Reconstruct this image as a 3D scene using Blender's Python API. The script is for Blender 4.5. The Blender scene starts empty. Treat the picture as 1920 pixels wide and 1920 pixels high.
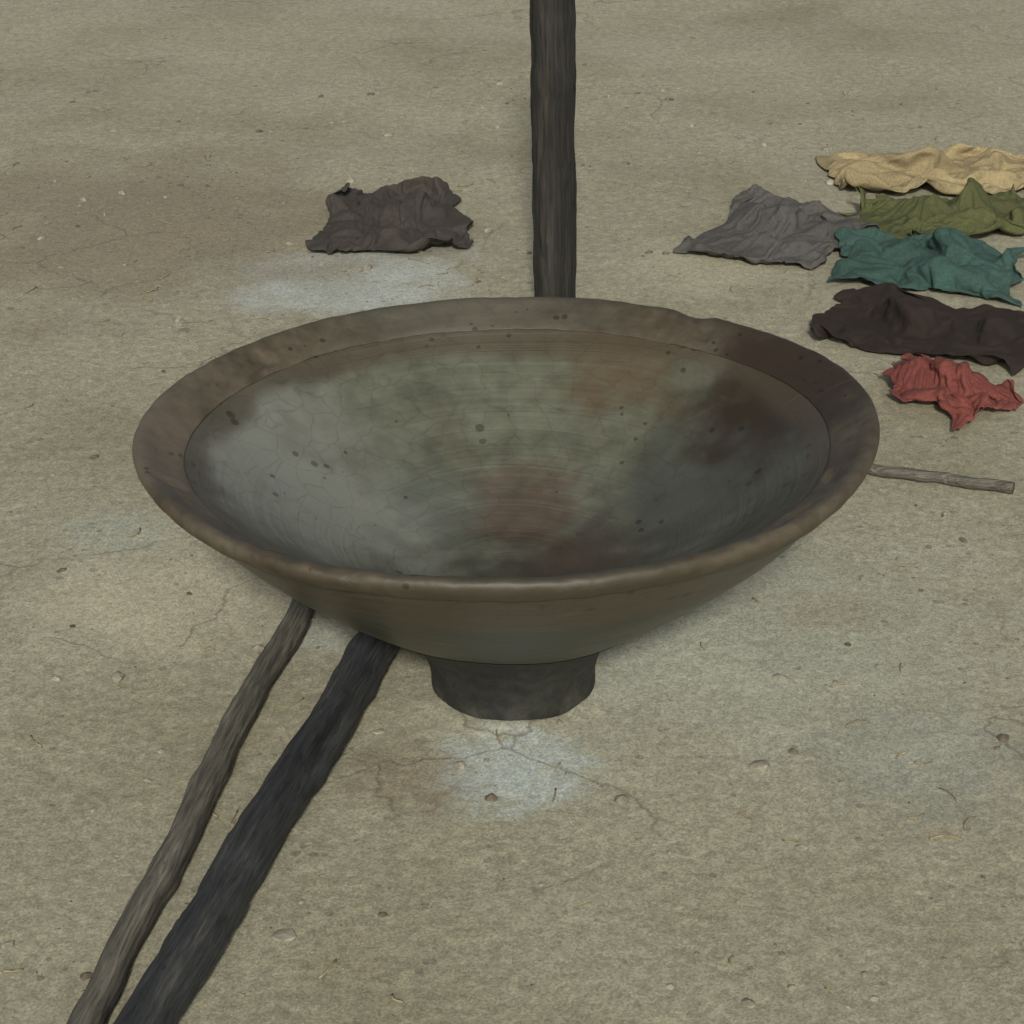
import bpy, bmesh, math, random
from mathutils import Vector, Matrix, noise
R = math.radians
C = bpy.context.scene
random.seed(7)

# ---------------- camera, world, sun, exposure ----------------
# bowl rim radius = 0.30 m, rim plane at z = 0.240; picture coordinates are those of the 1920 px photograph
PITCH = R(22.5); DIST = 2.0; LENS = 86.25; SENSOR = 36.0
TARGET = Vector((0, 0, 0.240))
CY = 792.0
cam_d = bpy.data.cameras.new('camera'); cam = bpy.data.objects.new('camera', cam_d)
C.collection.objects.link(cam); C.camera = cam
cam_d.lens = LENS; cam_d.sensor_width = SENSOR; cam_d.clip_start = 0.05; cam_d.clip_end = 200
cam.location = TARGET + DIST * Vector((0, -math.cos(PITCH), math.sin(PITCH)))
cam.rotation_euler = (math.pi/2 - PITCH, 0, 0)
cam_d.shift_x = (960-955)/1920; cam_d.shift_y = -(960-CY)/1920

w = bpy.data.worlds.new('World'); C.world = w; w.use_nodes = True
nt = w.node_tree; sky = nt.nodes.new('ShaderNodeTexSky'); sky.sky_type = 'NISHITA'; sky.sun_disc = False
SUN_EL, SUN_AZ = R(31), R(180)          # azimuth from +Y (away from camera) towards +X (right)
sky.sun_elevation = SUN_EL; sky.sun_rotation = SUN_AZ
sky.air_density = 1.0; sky.dust_density = 4.0; sky.ozone_density = 0.6
hs = nt.nodes.new('ShaderNodeHueSaturation'); hs.inputs['Saturation'].default_value = .35      # overcast: the blue greyed out
nt.links.new(sky.outputs[0], hs.inputs['Color']); nt.links.new(hs.outputs[0], nt.nodes['Background'].inputs[0]); nt.nodes['Background'].inputs[1].default_value = 0.055
sd = bpy.data.lights.new('sun', 'SUN'); sd.energy = 2.2; sd.angle = R(5); sd.color = (1, .95, .87)
so = bpy.data.objects.new('sun', sd); C.collection.objects.link(so)
sv = Vector((math.sin(SUN_AZ)*math.cos(SUN_EL), math.cos(SUN_AZ)*math.cos(SUN_EL), math.sin(SUN_EL)))
so.rotation_euler = sv.to_track_quat('Z', 'Y').to_euler(); so.location = sv*5
C.view_settings.view_transform = 'Standard'; C.view_settings.look = 'None'
C.view_settings.exposure = 0.47; C.view_settings.gamma = 1.0

F = LENS/SENSOR*1920
def ray(px, py):
    x = (px-955)/F; y = -(py-CY)/F
    fwd = Vector((0, math.cos(PITCH), -math.sin(PITCH))); up = Vector((0, math.sin(PITCH), math.cos(PITCH)))
    return fwd + Vector((1,0,0))*x + up*y
def at(px, py, z=0.0):                 # point of the plane at height z seen at that place of the photograph
    d = ray(px, py); o = cam.location
    return o + d*((z-o.z)/d.z)

# ---------------- helpers ----------------
def obj(name, bm, m, parent=None, smooth=True):
    me = bpy.data.meshes.new(name); bmesh.ops.recalc_face_normals(bm, faces=bm.faces); bm.to_mesh(me); bm.free()
    for p in me.polygons: p.use_smooth = smooth
    me.materials.append(m)
    o = bpy.data.objects.new(name, me); C.collection.objects.link(o)
    if parent: o.parent = parent
    return o
def tag(o, label=None, cat=None, group=None, kind=None):
    for k, v in (('label', label), ('category', cat), ('group', group), ('kind', kind)):
        if v: o[k] = v
    return o
def empty(name, loc, label, cat, group=None, rot=(0,0,0)):
    o = bpy.data.objects.new(name, None); C.collection.objects.link(o); o.location = loc; o.rotation_euler = rot
    return tag(o, label, cat, group)
def lathe(bm, prof, n=96, wob=0.0, seed=0.0, closed=False):
    rings = []
    for k, (r, z) in enumerate(prof):
        ring = []
        for i in range(n):
            a = 2*math.pi*i/n
            q = Vector((math.cos(a)*1.6, math.sin(a)*1.6, z*9+seed))
            rr = r*(1+wob*noise.noise(q)); zz = z + wob*0.12*min(1, r/.12)**2*noise.noise(q+Vector((5,3,1)))
            ring.append(bm.verts.new((rr*math.cos(a), rr*math.sin(a), zz)))
        rings.append(ring)
    m = len(prof)
    for k in range(m if closed else m-1):
        A, B = rings[k], rings[(k+1) % m]
        for i in range(n):
            bm.faces.new((A[i], A[(i+1) % n], B[(i+1) % n], B[i]))
    return rings
def tube(bm, pts, rad, n=14, cap=True, flat=1.0):
    pts = [Vector(p) for p in pts]; rings = []
    for i, p in enumerate(pts):
        t = (pts[min(i+1, len(pts)-1)] - pts[max(i-1, 0)]).normalized()
        s = t.cross(Vector((0,0,1)));  s = s.normalized() if s.length > 1e-4 else Vector((1,0,0))
        u = s.cross(t).normalized(); r = rad[i] if isinstance(rad, (list, tuple)) else rad
        rings.append([bm.verts.new(p + s*math.cos(2*math.pi*k/n)*r + u*math.sin(2*math.pi*k/n)*r*flat) for k in range(n)])
    for A, B in zip(rings, rings[1:]):
        for k in range(n): bm.faces.new((A[k], A[(k+1) % n], B[(k+1) % n], B[k]))
    if cap: bm.faces.new(rings[0][::-1]); bm.faces.new(rings[-1])
def box(bm, c, s, bev=0.0, rz=0.0, mat=None):
    g = bmesh.ops.create_cube(bm, size=1.0, matrix=Matrix.Translation(c) @ Matrix.Rotation(rz, 4, 'Z') @ Matrix.Diagonal((*s, 1)))
    if bev:
        ed = list({e for v in g['verts'] for e in v.link_edges})
        bmesh.ops.bevel(bm, geom=ed, offset=bev, segments=2, affect='EDGES', profile=.5)

def mat(name, stops, scale=8, rough=.8, bump=.3, bscale=60, metal=0.0, dist=0.002, spots=None, detail=8, var=(.72,1.22)):
    m = bpy.data.materials.new(name); m.use_nodes = True; t = m.node_tree; N = t.nodes; L = t.links
    b = N['Principled BSDF']; b.inputs['Roughness'].default_value = rough; b.inputs['Metallic'].default_value = metal
    tc = N.new('ShaderNodeTexCoord'); n1 = N.new('ShaderNodeTexNoise'); n1.inputs['Scale'].default_value = scale
    n1.inputs['Detail'].default_value = detail; n1.inputs['Roughness'].default_value = .62
    L.new(tc.outputs['Object'], n1.inputs['Vector'])
    cr = N.new('ShaderNodeValToRGB'); L.new(n1.outputs['Fac'], cr.inputs[0])
    e = cr.color_ramp.elements; k = len(stops)
    for i, c in enumerate(stops):
        p = .3 + .4*i/(max(k-1, 1))
        if i < 2: e[i].position = p; e[i].color = (*c, 1)
        else: q = e.new(p); q.color = (*c, 1)
    col = cr.outputs[0]
    n2 = N.new('ShaderNodeTexNoise'); n2.inputs['Scale'].default_value = bscale; n2.inputs['Detail'].default_value = 10
    L.new(tc.outputs['Object'], n2.inputs['Vector'])
    mr = N.new('ShaderNodeMapRange'); mr.inputs[1].default_value = .3; mr.inputs[2].default_value = .7
    mr.inputs[3].default_value, mr.inputs[4].default_value = var; L.new(n2.outputs['Fac'], mr.inputs[0])
    mx = N.new('ShaderNodeMix'); mx.data_type = 'RGBA'; mx.blend_type = 'MULTIPLY'; mx.inputs[0].default_value = 1
    L.new(col, mx.inputs[6]); L.new(mr.outputs[0], mx.inputs[7]); col = mx.outputs[2]
    for (pos, rad, c, amt) in (spots or []):
        gm = N.new('ShaderNodeVectorMath'); gm.operation = 'DISTANCE'; gm.inputs[1].default_value = pos
        nz = N.new('ShaderNodeTexNoise'); nz.inputs['Scale'].default_value = 3/rad; nz.inputs['Detail'].default_value = 6
        L.new(tc.outputs['Object'], nz.inputs['Vector'])
        L.new(tc.outputs['Object'], gm.inputs[0])
        ad = N.new('ShaderNodeMath'); ad.operation = 'MULTIPLY_ADD'; ad.inputs[1].default_value = rad*1.3; ad.inputs[2].default_value = -rad*.65
        L.new(nz.outputs['Fac'], ad.inputs[0])
        sm = N.new('ShaderNodeMath'); sm.operation = 'ADD'; L.new(gm.outputs['Value'], sm.inputs[0]); L.new(ad.outputs[0], sm.inputs[1])
        m2 = N.new('ShaderNodeMapRange'); m2.interpolation_type = 'SMOOTHSTEP'
        m2.inputs[1].default_value = rad*1.05; m2.inputs[2].default_value = rad*.3; m2.inputs[3].default_value = 0; m2.inputs[4].default_value = amt
        L.new(sm.outputs[0], m2.inputs[0])
        m3 = N.new('ShaderNodeMix'); m3.data_type = 'RGBA'; L.new(m2.outputs[0], m3.inputs[0]); L.new(col, m3.inputs[6]); m3.inputs[7].default_value = (*c, 1)
        col = m3.outputs[2]
    L.new(col, b.inputs['Base Color'])
    bp = N.new('ShaderNodeBump'); bp.inputs['Strength'].default_value = bump; bp.inputs['Distance'].default_value = dist
    L.new(n2.outputs['Fac'], bp.inputs['Height']); L.new(bp.outputs[0], b.inputs['Normal'])
    rr = N.new('ShaderNodeMapRange'); rr.inputs[3].default_value = max(rough-.12, .05); rr.inputs[4].default_value = min(rough+.12, 1)
    L.new(n1.outputs['Fac'], rr.inputs[0]); L.new(rr.outputs[0], b.inputs['Roughness'])
    return m


def ring_wear(m, r0, width, c, amt=1.0, scale=9):
    """brown iron stain that runs down from the rim, its edge broken by noise"""
    t = m.node_tree; N = t.nodes; L = t.links; b = N['Principled BSDF']; src = b.inputs['Base Color'].links[0].from_socket
    tc = N.new('ShaderNodeTexCoord'); mp = N.new('ShaderNodeVectorMath'); mp.operation = 'MULTIPLY'; mp.inputs[1].default_value = (1,1,0)
    L.new(tc.outputs['Object'], mp.inputs[0]); ln = N.new('ShaderNodeVectorMath'); ln.operation = 'LENGTH'; L.new(mp.outputs[0], ln.inputs[0])
    nz = N.new('ShaderNodeTexNoise'); nz.inputs['Scale'].default_value = scale; nz.inputs['Detail'].default_value = 7; L.new(tc.outputs['Object'], nz.inputs['Vector'])
    a = N.new('ShaderNodeMath'); a.operation = 'MULTIPLY_ADD'; a.inputs[1].default_value = width*2.4; L.new(nz.outputs['Fac'], a.inputs[0]); L.new(ln.outputs['Value'], a.inputs[2])
    mr = N.new('ShaderNodeMapRange'); mr.interpolation_type = 'SMOOTHSTEP'; mr.inputs[1].default_value = r0+width*.8; mr.inputs[2].default_value = r0+width*1.8; mr.inputs[4].default_value = amt
    L.new(a.outputs[0], mr.inputs[0]); mx = N.new('ShaderNodeMix'); mx.data_type = 'RGBA'
    L.new(mr.outputs[0], mx.inputs[0]); L.new(src, mx.inputs[6]); mx.inputs[7].default_value = (*c, 1); L.new(mx.outputs[2], b.inputs['Base Color'])
def pits(m, scale=90, depth=.5, dark=.35):
    """small dark pits and chips"""
    t = m.node_tree; N = t.nodes; L = t.links; b = N['Principled BSDF']; src = b.inputs['Base Color'].links[0].from_socket
    tc = N.new('ShaderNodeTexCoord'); v = N.new('ShaderNodeTexVoronoi'); v.inputs['Scale'].default_value = scale; v.inputs['Randomness'].default_value = 1
    L.new(tc.outputs['Object'], v.inputs['Vector'])
    nz = N.new('ShaderNodeTexNoise'); nz.inputs['Scale'].default_value = scale*.3; L.new(tc.outputs['Object'], nz.inputs['Vector'])
    th = N.new('ShaderNodeMapRange'); th.inputs[1].default_value = .5; th.inputs[2].default_value = .75; th.inputs[3].default_value = 0; th.inputs[4].default_value = .38; L.new(nz.outputs['Fac'], th.inputs[0])
    lt = N.new('ShaderNodeMath'); lt.operation = 'LESS_THAN'; L.new(v.outputs['Distance'], lt.inputs[0]); L.new(th.outputs[0], lt.inputs[1])
    k = N.new('ShaderNodeMath'); k.operation = 'MULTIPLY'; k.inputs[1].default_value = depth; L.new(lt.outputs[0], k.inputs[0])
    mx = N.new('ShaderNodeMix'); mx.data_type = 'RGBA'; mx.blend_type = 'MULTIPLY'; L.new(k.outputs[0], mx.inputs[0]); L.new(src, mx.inputs[6]); mx.inputs[7].default_value = (dark, dark, dark, 1)
    L.new(mx.outputs[2], b.inputs['Base Color'])

def gp(px, py):
    p = at(px, py); return (p.x, p.y, 0)
M_ground = mat('pale_concrete', [(.245,.225,.145), (.31,.295,.205), (.34,.335,.24)], 2.6, .9, .45, 75, dist=.0022, var=(.84,1.12), spots=[
    (gp(960,1440), .085, (.43,.485,.45), .9), (gp(640,520), .20, (.42,.455,.42), .9), (gp(1330,500), .14, (.39,.37,.26), .75), (gp(250,430), .45, (.215,.185,.12), .8),
    (gp(1720,1420), .12, (.25,.265,.22), .7), (gp(760,1450), .07, (.22,.185,.12), .6), (gp(1400,1200), .30, (.37,.38,.30), .8), (gp(1220,1230), .13, (.41,.42,.33), .85), (gp(590,1190), .05, (.40,.41,.34), .8), (gp(300,1120), .16, (.42,.39,.28), .85), (gp(1560,1150), .06, (.29,.26,.18), .5), (gp(220,1000), .07, (.33,.35,.29), .6)])

def speckle(m, scale, lo, hi):
    t = m.node_tree; N = t.nodes; L = t.links; b = N['Principled BSDF']; src = b.inputs['Base Color'].links[0].from_socket
    tc = N.new('ShaderNodeTexCoord'); v = N.new('ShaderNodeTexVoronoi'); v.inputs['Scale'].default_value = scale; L.new(tc.outputs['Object'], v.inputs['Vector'])
    bw = N.new('ShaderNodeRGBToBW'); L.new(v.outputs['Color'], bw.inputs[0]); mr = N.new('ShaderNodeMapRange'); mr.inputs[1].default_value = .1; mr.inputs[2].default_value = .9; mr.inputs[3].default_value = lo; mr.inputs[4].default_value = hi
    L.new(bw.outputs[0], mr.inputs[0]); mx = N.new('ShaderNodeMix'); mx.data_type = 'RGBA'; mx.blend_type = 'MULTIPLY'; mx.inputs[0].default_value = 1
    L.new(src, mx.inputs[6]); L.new(mr.outputs[0], mx.inputs[7]); L.new(mx.outputs[2], b.inputs['Base Color'])
    ob = b.inputs['Normal'].links[0].from_node; bp = N.new('ShaderNodeBump'); bp.inputs['Strength'].default_value = .5; bp.inputs['Distance'].default_value = .25/scale
    L.new(bw.outputs[0], bp.inputs['Height']); L.new(ob.outputs[0], bp.inputs['Normal']); L.new(bp.outputs[0], b.inputs['Normal'])
def cracks(m, scale=5, amt=.55):
    t = m.node_tree; N = t.nodes; L = t.links; b = N['Principled BSDF']; src = b.inputs['Base Color'].links[0].from_socket
    tc = N.new('ShaderNodeTexCoord'); wb = N.new('ShaderNodeTexNoise'); wb.inputs['Scale'].default_value = 9; wb.inputs['Detail'].default_value = 7; L.new(tc.outputs['Object'], wb.inputs['Vector'])
    wv = N.new('ShaderNodeVectorMath'); wv.operation = 'MULTIPLY_ADD'; wv.inputs[1].default_value = (.12,.12,.12); L.new(wb.outputs['Color'], wv.inputs[0]); L.new(tc.outputs['Object'], wv.inputs[2])
    vo = N.new('ShaderNodeTexVoronoi'); vo.feature = 'DISTANCE_TO_EDGE'; vo.inputs['Scale'].default_value = scale; L.new(wv.outputs[0], vo.inputs['Vector'])
    gate = N.new('ShaderNodeTexNoise'); gate.inputs['Scale'].default_value = 3.1; L.new(tc.outputs['Object'], gate.inputs['Vector'])
    gm = N.new('ShaderNodeMapRange'); gm.inputs[1].default_value = .5; gm.inputs[2].default_value = .62; gm.inputs[3].default_value = 0; gm.inputs[4].default_value = amt; L.new(gate.outputs['Fac'], gm.inputs[0])
    lt = N.new('ShaderNodeMapRange'); lt.inputs[1].default_value = 0; lt.inputs[2].default_value = .012; lt.inputs[3].default_value = 1; lt.inputs[4].default_value = 0; L.new(vo.outputs['Distance'], lt.inputs[0])
    k = N.new('ShaderNodeMath'); k.operation = 'MULTIPLY'; L.new(lt.outputs[0], k.inputs[0]); L.new(gm.outputs[0], k.inputs[1])
    mx = N.new('ShaderNodeMix'); mx.data_type = 'RGBA'; L.new(k.outputs[0], mx.inputs[0]); L.new(src, mx.inputs[6]); mx.inputs[7].default_value = (.075,.062,.04,1); L.new(mx.outputs[2], b.inputs['Base Color'])
pits(M_ground, 70, .6, .45); speckle(M_ground, 620, .72, 1.24); speckle(M_ground, 190, .88, 1.1); cracks(M_ground)
RED = (.068,.036,.026)
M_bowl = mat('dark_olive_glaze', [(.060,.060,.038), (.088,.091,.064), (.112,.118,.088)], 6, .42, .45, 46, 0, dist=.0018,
    spots=[((-.17,.03,.17), .17, (.20,.21,.18), .75), ((.012,.085,.12), .075, RED, .55), ((.06,.01,.103), .07, (.05,.03,.018), .7), ((-.07,.09,.12), .06, (.08,.095,.08), .5),  # pale left spot: sheen of the inner wall painted into the glaze
           ((.17,.04,.16), .14, (.050,.055,.046), .8), ((.04,-.02,.105), .07, (.045,.033,.022), .6), ((.24,.11,.2), .12, (.024,.015,.007), .95), ((0,-.19,.12), .24, (.024,.024,.016), .92), ((.11,.22,.2), .08, (.075,.05,.022), .7)])  # grey-olive right spot: shade of the inner wall put in as colour
ring_wear(M_bowl, .243, .018, (.056,.044,.027), .75); pits(M_bowl, 60, .7, .3)
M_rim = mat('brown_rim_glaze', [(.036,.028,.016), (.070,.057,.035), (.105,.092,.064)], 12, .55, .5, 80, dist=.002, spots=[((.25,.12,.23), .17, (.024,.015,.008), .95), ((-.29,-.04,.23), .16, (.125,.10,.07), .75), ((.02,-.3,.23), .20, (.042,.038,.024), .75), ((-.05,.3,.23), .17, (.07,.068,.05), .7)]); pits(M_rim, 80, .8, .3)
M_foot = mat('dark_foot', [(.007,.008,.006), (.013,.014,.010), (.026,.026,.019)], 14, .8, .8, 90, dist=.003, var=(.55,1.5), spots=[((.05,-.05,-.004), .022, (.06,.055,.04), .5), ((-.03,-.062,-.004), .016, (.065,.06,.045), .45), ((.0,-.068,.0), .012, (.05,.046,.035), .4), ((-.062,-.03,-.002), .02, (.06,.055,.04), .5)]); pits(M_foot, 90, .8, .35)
M_dark = mat('charred_wood', [(.010,.011,.012), (.027,.030,.031), (.052,.052,.048)], 12, .7, .9, 90, dist=.004, var=(.5,1.6))
M_grey = mat('grey_wood', [(.05,.047,.035), (.09,.085,.065), (.15,.14,.11)], 12, .85, .9, 90, dist=.004, var=(.5,1.5))
for m in (M_dark, M_grey):              # stretch the grain along the stick (object X)
    t = m.node_tree
    for nd in list(t.nodes):
        if nd.type == 'TEX_NOISE':
            l = nd.inputs['Vector'].links[0]; src = l.from_socket; mp = t.nodes.new('ShaderNodeMapping'); mp.inputs['Scale'].default_value = (.30, 4.6, 4.6)
            t.links.new(src, mp.inputs[0]); t.links.new(mp.outputs[0], nd.inputs['Vector'])
M_post = mat('dark_post_wood', [(.007,.006,.004), (.015,.014,.011), (.034,.030,.024)], 14, .85, .9, 60, dist=.004, var=(.45,1.6))
t = M_post.node_tree
for nd in list(t.nodes):
    if nd.type == 'TEX_NOISE':
        src = nd.inputs['Vector'].links[0].from_socket; mp = t.nodes.new('ShaderNodeMapping'); mp.inputs['Scale'].default_value = (.25, 4.0, 4.0)
        t.links.new(src, mp.inputs[0]); t.links.new(mp.outputs[0], nd.inputs['Vector'])
M_endgrain = mat('end_grain', [(.035,.028,.02), (.06,.048,.034), (.085,.068,.048)], 40, .9, .4, 200)
def cloth_mat(name, c):
    m = mat(name, [tuple(x*.75 for x in c), c, tuple(x*1.25 for x in c)], 9, .92, .5, 320, dist=.0012, var=(.8,1.15)); speckle(m, 700, .85, 1.15)
    return m
M_black = cloth_mat('black_cloth', (.040,.034,.028)); M_teal = cloth_mat('teal_cloth', (.028,.066,.054)); M_olive = cloth_mat('olive_cloth', (.066,.074,.024))
M_red = cloth_mat('red_cloth', (.15,.038,.028)); M_brown = cloth_mat('brown_cloth', (.014,.008,.005)); M_grey_c = cloth_mat('grey_cloth', (.07,.066,.06))
M_tan = cloth_mat('tan_cloth', (.26,.21,.11))
M_stone = mat('pebble', [(.14,.125,.09), (.24,.225,.17), (.33,.32,.26)], 25, .9, .4, 150)
M_leaf = mat('dry_leaf', [(.10,.06,.025), (.16,.10,.04), (.2,.14,.07)], 30, .8, .3, 120)


def glaze_detail(m, rings=.35, craze=.25):
    t = m.node_tree; N = t.nodes; L = t.links; b = N['Principled BSDF']; src = b.inputs['Base Color'].links[0].from_socket
    tc = N.new('ShaderNodeTexCoord'); mp = N.new('ShaderNodeVectorMath'); mp.operation = 'MULTIPLY'; mp.inputs[1].default_value = (1,1,0)
    L.new(tc.outputs['Object'], mp.inputs[0]); ln = N.new('ShaderNodeVectorMath'); ln.operation = 'LENGTH'; L.new(mp.outputs[0], ln.inputs[0])
    wn = N.new('ShaderNodeTexNoise'); wn.noise_dimensions = '1D'; wn.inputs['Scale'].default_value = 130; wn.inputs['Detail'].default_value = 3; L.new(ln.outputs['Value'], wn.inputs['W'])
    wb = N.new('ShaderNodeTexNoise'); wb.inputs['Scale'].default_value = 25; L.new(tc.outputs['Object'], wb.inputs['Vector'])
    wv = N.new('ShaderNodeVectorMath'); wv.operation = 'MULTIPLY_ADD'; wv.inputs[1].default_value = (.03,.03,.03); L.new(wb.outputs['Color'], wv.inputs[0]); L.new(tc.outputs['Object'], wv.inputs[2])
    vo = N.new('ShaderNodeTexVoronoi'); vo.feature = 'DISTANCE_TO_EDGE'; vo.inputs['Scale'].default_value = 38; L.new(wv.outputs[0], vo.inputs['Vector'])
    lt = N.new('ShaderNodeMapRange'); lt.inputs[1].default_value = 0; lt.inputs[2].default_value = .035; lt.inputs[3].default_value = craze; lt.inputs[4].default_value = 0; L.new(vo.outputs['Distance'], lt.inputs[0])
    # fine pale scratches
    sc = N.new('ShaderNodeTexNoise'); sc.inputs['Scale'].default_value = 9; sc.inputs['Detail'].default_value = 4; sp = N.new('ShaderNodeMapping'); sp.inputs['Scale'].default_value = (2, 26, 2); sp.inputs['Rotation'].default_value = (0,0,.7)
    L.new(tc.outputs['Object'], sp.inputs[0]); L.new(sp.outputs[0], sc.inputs['Vector'])
    sm = N.new('ShaderNodeMapRange'); sm.inputs[1].default_value = .66; sm.inputs[2].default_value = .72; sm.inputs[3].default_value = 0; sm.inputs[4].default_value = .10; L.new(sc.outputs['Fac'], sm.inputs[0])
    m1 = N.new('ShaderNodeMix'); m1.data_type = 'RGBA'; L.new(lt.outputs[0], m1.inputs[0]); L.new(src, m1.inputs[6]); m1.inputs[7].default_value = (.02,.016,.01,1)
    m2 = N.new('ShaderNodeMix'); m2.data_type = 'RGBA'; L.new(sm.outputs[0], m2.inputs[0]); L.new(m1.outputs[2], m2.inputs[6]); m2.inputs[7].default_value = (.19,.19,.15,1); L.new(m2.outputs[2], b.inputs['Base Color'])
    ob = b.inputs['Normal'].links[0].from_node; bp = N.new('ShaderNodeBump'); bp.inputs['Strength'].default_value = rings; bp.inputs['Distance'].default_value = .003
    L.new(wn.outputs['Fac'], bp.inputs['Height']); L.new(ob.outputs[0], bp.inputs['Normal']); L.new(bp.outputs[0], b.inputs['Normal'])
glaze_detail(M_bowl); glaze_detail(M_rim, .1, .15)
# ---------------- ground ----------------
bm = bmesh.new(); n = 300; S = 4.0; vs = []
for j in range(n+1):
    for i in range(n+1):
        u = (i/n*2-1); v = (j/n*2-1); x = S*u*abs(u)**.7; y = S*v*abs(v)**.7
        z = .005*noise.noise(Vector((x*2.6, y*2.6, 0))) + .0014*noise.noise(Vector((x*13, y*13, 4))) + .0006*noise.noise(Vector((x*45, y*45, 9)))
        rr_ = math.hypot(x, y); z *= min(1, max(0, (rr_-.05)/.1)); z += .0036*math.exp(-((rr_-.073)/.012)**2)*(.6+.9*noise.noise(Vector((x*40, y*40, 2)))); e = max(abs(u), abs(v)) == 1
        vs.append(bm.verts.new((x*(15 if abs(u) == 1 else 1), y*(15 if abs(v) == 1 else 1), 0 if e else z)))
for j in range(n):
    for i in range(n):
        a = j*(n+1)+i; bm.faces.new((vs[a], vs[a+1], vs[a+n+2], vs[a+n+1]))
g = obj('ground', bm, M_ground); tag(g, kind='structure')

# ---------------- bowl ----------------
bowl = empty('footed_bowl', (.004,0,.004), 'large dark olive footed bowl with a broad brown rim standing at the centre', 'bowl', None, (0, R(-1.3), 0))
foot_p = [(.002,-.001), (.052,-.001), (.055,-.005), (.0670,-.005), (.0700,-.001), (.0700,.010), (.0725,.024), (.0785,.038), (.089,.051), (.106,.066), (.132,.084)]
body_p = [(.132,.0845), (.155,.100), (.185,.122), (.219,.149), (.250,.177), (.274,.203), (.284,.215)]
rim_p = [(.284,.215), (.294,.221), (.3005,.228), (.302,.234), (.299,.2385), (.292,.2385), (.281,.232), (.268,.2245), (.2625,.2200)]
in_p = [(.270,.2235), (.2615,.2186), (.235,.199), (.20,.174), (.16,.148), (.12,.126), (.08,.112), (.05,.1062), (.025,.1035), (.0006,.1025)]
def smooth(pr, k=3):
    out = []
    for a in range(len(pr)-1):
        p0 = pr[max(a-1,0)]; p1 = pr[a]; p2 = pr[a+1]; p3 = pr[min(a+2,len(pr)-1)]
        for q in range(k):
            u = q/k; out.append(tuple(.5*((2*p1[i])+(-p0[i]+p2[i])*u+(2*p0[i]-5*p1[i]+4*p2[i]-p3[i])*u*u+(-p0[i]+3*p1[i]-3*p2[i]+p3[i])*u**3) for i in (0,1)))
    return out+[pr[-1]]
W = .022
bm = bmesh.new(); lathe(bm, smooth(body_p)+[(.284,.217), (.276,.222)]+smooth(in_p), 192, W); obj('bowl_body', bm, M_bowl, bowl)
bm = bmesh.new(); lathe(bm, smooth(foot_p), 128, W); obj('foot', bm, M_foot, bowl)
bm = bmesh.new(); lathe(bm, smooth(rim_p, 4)+[(.275,.219)], 256, W, closed=True)
for v in bm.verts:                       # small chips and dents
    c = noise.noise(v.co*26+Vector((4,4,4))); d = .0012*noise.noise(v.co*60)
    if c > .42 and v.co.z > .226: v.co.z -= (c-.42)*.016
    v.co.z += d; 
obj('rim', bm, M_rim, bowl)

# ---------------- two sticks at lower left ----------------
def shaft(t, L, r, m, seed, bend=1.0):
    K = 150; pts = [(L*k/K, bend*(.006*noise.noise(Vector((k*.03, seed, 0)))+.0015*noise.noise(Vector((k*.2, seed, 0)))), bend*.002*noise.noise(Vector((k*.04, seed, 5)))) for k in range(K+1)]
    rad = [r*(1+.10*noise.noise(Vector((k*L/K*16, seed, 9)))+.08*max(0, noise.noise(Vector((k*L/K*28, seed, 30))))) for k in range(K+1)]
    bm = bmesh.new(); tube(bm, pts, rad, 48)
    for v in bm.verts:
        an = math.atan2(v.co.z, v.co.y); q = Vector((v.co.x*6, math.cos(an)*3.2+seed, math.sin(an)*3.2)); f = Vector((v.co.x*24, math.cos(an)*7+seed, math.sin(an)*7))
        d = .08*r*noise.noise(q)-.26*r*max(0, .35-abs(noise.noise(q*1.7+Vector((3,3,3)))*2.2))+.06*r*noise.noise(f)
        v.co += Vector((0, math.cos(an), math.sin(an)))*d
    obj('shaft', bm, m, t)
    for e, x in ((0, -.0012), (1, L+.0012)):         # sawn ends
        bm = bmesh.new(); c = Vector(pts[-e]); bmesh.ops.create_cone(bm, cap_ends=True, segments=28, radius1=rad[-e]*.90, radius2=rad[-e]*.90, depth=.004, matrix=Matrix.Translation((x, c.y, c.z)) @ Matrix.Rotation(math.pi/2, 4, 'Y'))
        for v in bm.verts: v.co.x += .0012*noise.noise(v.co*90)
        obj('cut_end', bm, M_endgrain, t, False)
def stick(a, b, r, m, label, seed):
    A = at(*a, r); B = at(*b, r); t = empty('stick', A, label, 'stick', 'sticks lying at the lower left', (0, 0, math.atan2(B.y-A.y, B.x-A.x)))
    shaft(t, (B-A).length, r, m, seed)
stick((578,1105), (40,2150), .0115, M_grey, 'thinner grey stick, left one of the pair running from under the bowl', 1.3)
stick((775,1090), (118,2180), .0188, M_dark, 'thicker near-black stick, right one of the pair running from under the bowl', 2.1)

# ---------------- post behind ----------------
t = empty('post', at(1042,590), 'dark upright wooden post standing close behind the bowl', 'post')
t.location.z = -.012; t.rotation_euler = (R(1.5), R(-91), 0); shaft(t, .62, .0255, M_post, 5.2, .6)

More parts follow.
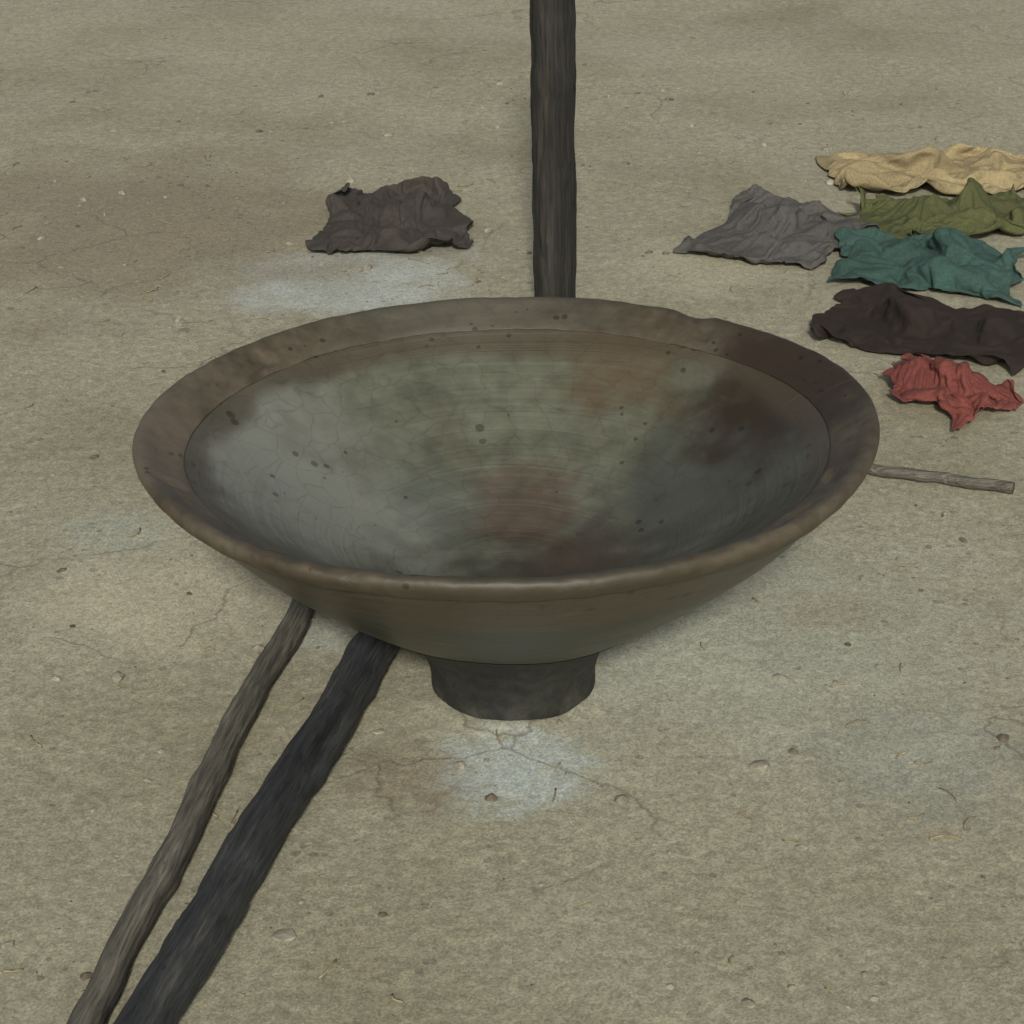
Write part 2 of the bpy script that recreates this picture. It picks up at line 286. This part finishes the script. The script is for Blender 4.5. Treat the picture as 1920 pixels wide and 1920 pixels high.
# ---------------- cloths ----------------
CLOTHS = []
def cloth(px, py, sx, sy, h, m, label, rz=0, seed=0, name='crumpled_cloth'):
    """a cloth: starts gathered above the ground and is dropped by the solver below"""
    t = empty(name, at(px, py), label, 'cloth', 'crumpled cloths lying beyond the bowl', (0,0,rz))
    CLOTHS.append((t, sx, sy, h, m, seed))
def settle_cloths(frames=30):
    """all the cloths fall at ten times their size, well apart, and are then frozen into plain meshes"""
    K = 10.0; sims = []
    bm = bmesh.new(); box(bm, (40, 0, -.5), (140, 30, 1)); fl = obj('fall_floor', bm, M_stone); fl.modifiers.new('c', 'COLLISION'); fl.collision.thickness_outer = .02; fl.collision.cloth_friction = 40
    for n_, (t, sx, sy, h, m, seed) in enumerate(CLOTHS):
        nx, ny = 54, 45; bm = bmesh.new(); V = []; st = 1.55
        A = seed*2.1; 
        for j in range(ny+1):
            for i in range(nx+1):
                u = i/nx*2-1; v = j/ny*2-1; q = Vector((u*1.5+seed, v*1.5, seed))
                fold = math.sin(5.5*(u*math.cos(A)+v*math.sin(A))+2.5*noise.noise(q))*.16+math.sin(8*(v*math.cos(A)-u*math.sin(A))+3*noise.noise(q*1.3))*.12
                V.append(bm.verts.new((sx*K*u*(1+.10*noise.noise(q*1.2)), sy*K*v*(1+.10*noise.noise(q*1.2+Vector((4,4,4)))), .38+fold*.8+.10*noise.noise(q*3)+.55*max(0, 1-(u*u+v*v)*1.2)*(.6+noise.noise(q)))))
        for j in range(ny):
            for i in range(nx):
                c = j*(nx+1)+i; bm.faces.new((V[c], V[c+1], V[c+nx+2], V[c+nx+1]))
        o = obj('fabric', bm, m); o.location = (n_*8.0, 0, 0); md = o.modifiers.new('cloth', 'CLOTH'); cs = md.settings
        cs.quality = 4; cs.mass = .25; cs.tension_stiffness = 18; cs.compression_stiffness = 18; cs.shear_stiffness = 8; cs.bending_stiffness = .35; cs.air_damping = 1.5; cs.shrink_min = -.06
        md.collision_settings.use_self_collision = True; md.collision_settings.self_distance_min = .024; md.collision_settings.distance_min = .015; md.collision_settings.collision_quality = 2
        md.point_cache.frame_start = 1; md.point_cache.frame_end = frames+2; sims.append(o)
    for f in range(1, frames+1): C.frame_set(f)
    dg = bpy.context.evaluated_depsgraph_get(); out = []
    for o in sims: out.append(bpy.data.meshes.new_from_object(o.evaluated_get(dg)))
    for o, me, (t, sx, sy, h, m, seed) in zip(sims, out, CLOTHS):
        o.modifiers.clear(); o.data = me; o.location = (0,0,0); o.parent = t
        zs = min(v.co.z for v in me.vertices); X = sorted(v.co.x for v in me.vertices); Y = sorted(v.co.y for v in me.vertices); e_ = len(X)//60
        x0, x1, y0, y1 = X[e_], X[-e_], Y[e_], Y[-e_]; fx = min(1.7, 2*sx*K/(x1-x0)); fy = min(1.7, 2*sy*K/(y1-y0))     # cut to size
        for v in me.vertices: v.co.x = (v.co.x-(x0+x1)/2)*fx; v.co.y = (v.co.y-(y0+y1)/2)*fy
        Z = sorted(v.co.z-zs for v in me.vertices); fz = min(1.05, h*K*1.15/Z[-1])      # pressed down to its height
        for v in me.vertices: v.co = Vector((v.co.x/K, v.co.y/K, (v.co.z-zs)/K*fz+.003))
        for p in me.polygons: p.use_smooth = True
        so_ = o.modifiers.new('thickness', 'SOLIDIFY'); so_.thickness = .0016; so_.offset = 1
        ss = o.modifiers.new('smooth', 'SUBSURF'); ss.levels = 1; ss.render_levels = 1
        print('cloth height', max(v.co.z for v in me.vertices))
    bpy.data.objects.remove(fl); C.frame_set(1)
cloth(738,425, .096, .120, .036, M_black, 'dark crumpled cloth lying behind the left half of the rim', .06, 3.7)
cloth(1462,448, .098, .12, .034, M_grey_c, 'grey crumpled cloth beyond the bowl, left of the teal cloth', -.35, 2.0)
cloth(1760,335, .15, .09, .05, M_tan, 'tan crumpled cloth, farthest back at the upper right', .1, 5.0)
cloth(1775,420, .125, .09, .052, M_olive, 'olive crumpled cloth directly behind the teal one', .1, 4.0)
cloth(1740,512, .115, .095, .048, M_teal, 'teal crumpled cloth lying at the upper right', -.25, 3.0)
cloth(1745,625, .125, .098, .038, M_brown, 'very dark brown crumpled cloth between the teal and the red cloths', -.4, 6.6)
cloth(1787,748, .066, .074, .032, M_red, 'red crumpled cloth lying right of the bowl', -.2, 9.3)
settle_cloths()
# thin grey stick right of the bowl
A = at(1580,872,.006); B = at(1900,915,.006); t = empty('twig', A, 'thin grey twig on the ground right of the bowl, nearer than the red cloth', 'twig'); bm = bmesh.new()
tube(bm, [(B-A)*k/20 + Vector((0, .006*noise.noise(Vector((k*.3,0,0))), 0)) for k in range(21)], [.006*(1+.2*noise.noise(Vector((k*.5,3,0)))) for k in range(21)], 12); obj('stem', bm, M_grey, t)

# ---------------- grit and leaf litter ----------------
random.seed(11)
def grit(count, m, label, lo, hi, pw, seed):
    bm = bmesh.new(); k = 0
    while k < count:
        x = random.uniform(-.75, .8); y = random.uniform(-.62, 2.0)
        if math.hypot(x, y) < .073 or noise.noise(Vector((x*3.5, y*3.5, seed)))+.35*noise.noise(Vector((x*14, y*14, seed))) < random.uniform(-.3, .35): continue
        k += 1; s = min(lo*(1/max(random.random(), .015))**pw, hi); g_ = bmesh.ops.create_icosphere(bm, subdivisions=1, radius=1)
        sc = (s*random.uniform(.6,1.4), s*random.uniform(.6,1.4), s*random.uniform(.35,.8)); R3 = Matrix.Rotation(random.random()*6.28, 3, 'Z')
        zz = .005*noise.noise(Vector((x*2.6, y*2.6, 0)))
        for v in g_['verts']:
            q = v.co*random.uniform(.78,1.15); v.co = R3 @ Vector((q.x*sc[0], q.y*sc[1], q.z*sc[2])) + Vector((x, y, zz+s*random.uniform(.0,.08)))
    o = obj('grit', bm, m, None, False); tag(o, kind='stuff', label=label, cat='grit')
M_stone2 = mat('dark_pebble', [(.06,.05,.035), (.12,.10,.07), (.17,.15,.11)], 25, .9, .4, 150)
M_straw = mat('straw', [(.16,.12,.06), (.26,.21,.11), (.33,.28,.17)], 30, .85, .3, 150)
grit(2200, M_stone, 'fine pale grit scattered over the ground', .0008, .0075, .62, 1)
grit(1100, M_stone2, 'fine dark grit scattered over the ground', .0007, .0050, .6, 7)
bm = bmesh.new()                        # bits of straw and bark
for k in range(260):
    x = random.uniform(-.75, .8); y = random.uniform(-.62, 1.6)
    if math.hypot(x, y) < .075: continue
    a_ = random.random()*6.28; l_ = random.uniform(.005, .026); z = .005*noise.noise(Vector((x*2.6, y*2.6, 0)))+.0012; c_ = random.uniform(-.25, .25)
    tube(bm, [(x+math.cos(a_+c_*q)*l_*q/4, y+math.sin(a_+c_*q)*l_*q/4, z+random.uniform(0,.0008)) for q in range(5)], random.uniform(.0004,.0009), 5)
o = obj('straw_litter', bm, M_straw); tag(o, kind='stuff', label='short bits of straw and bark strewn over the ground', cat='litter')
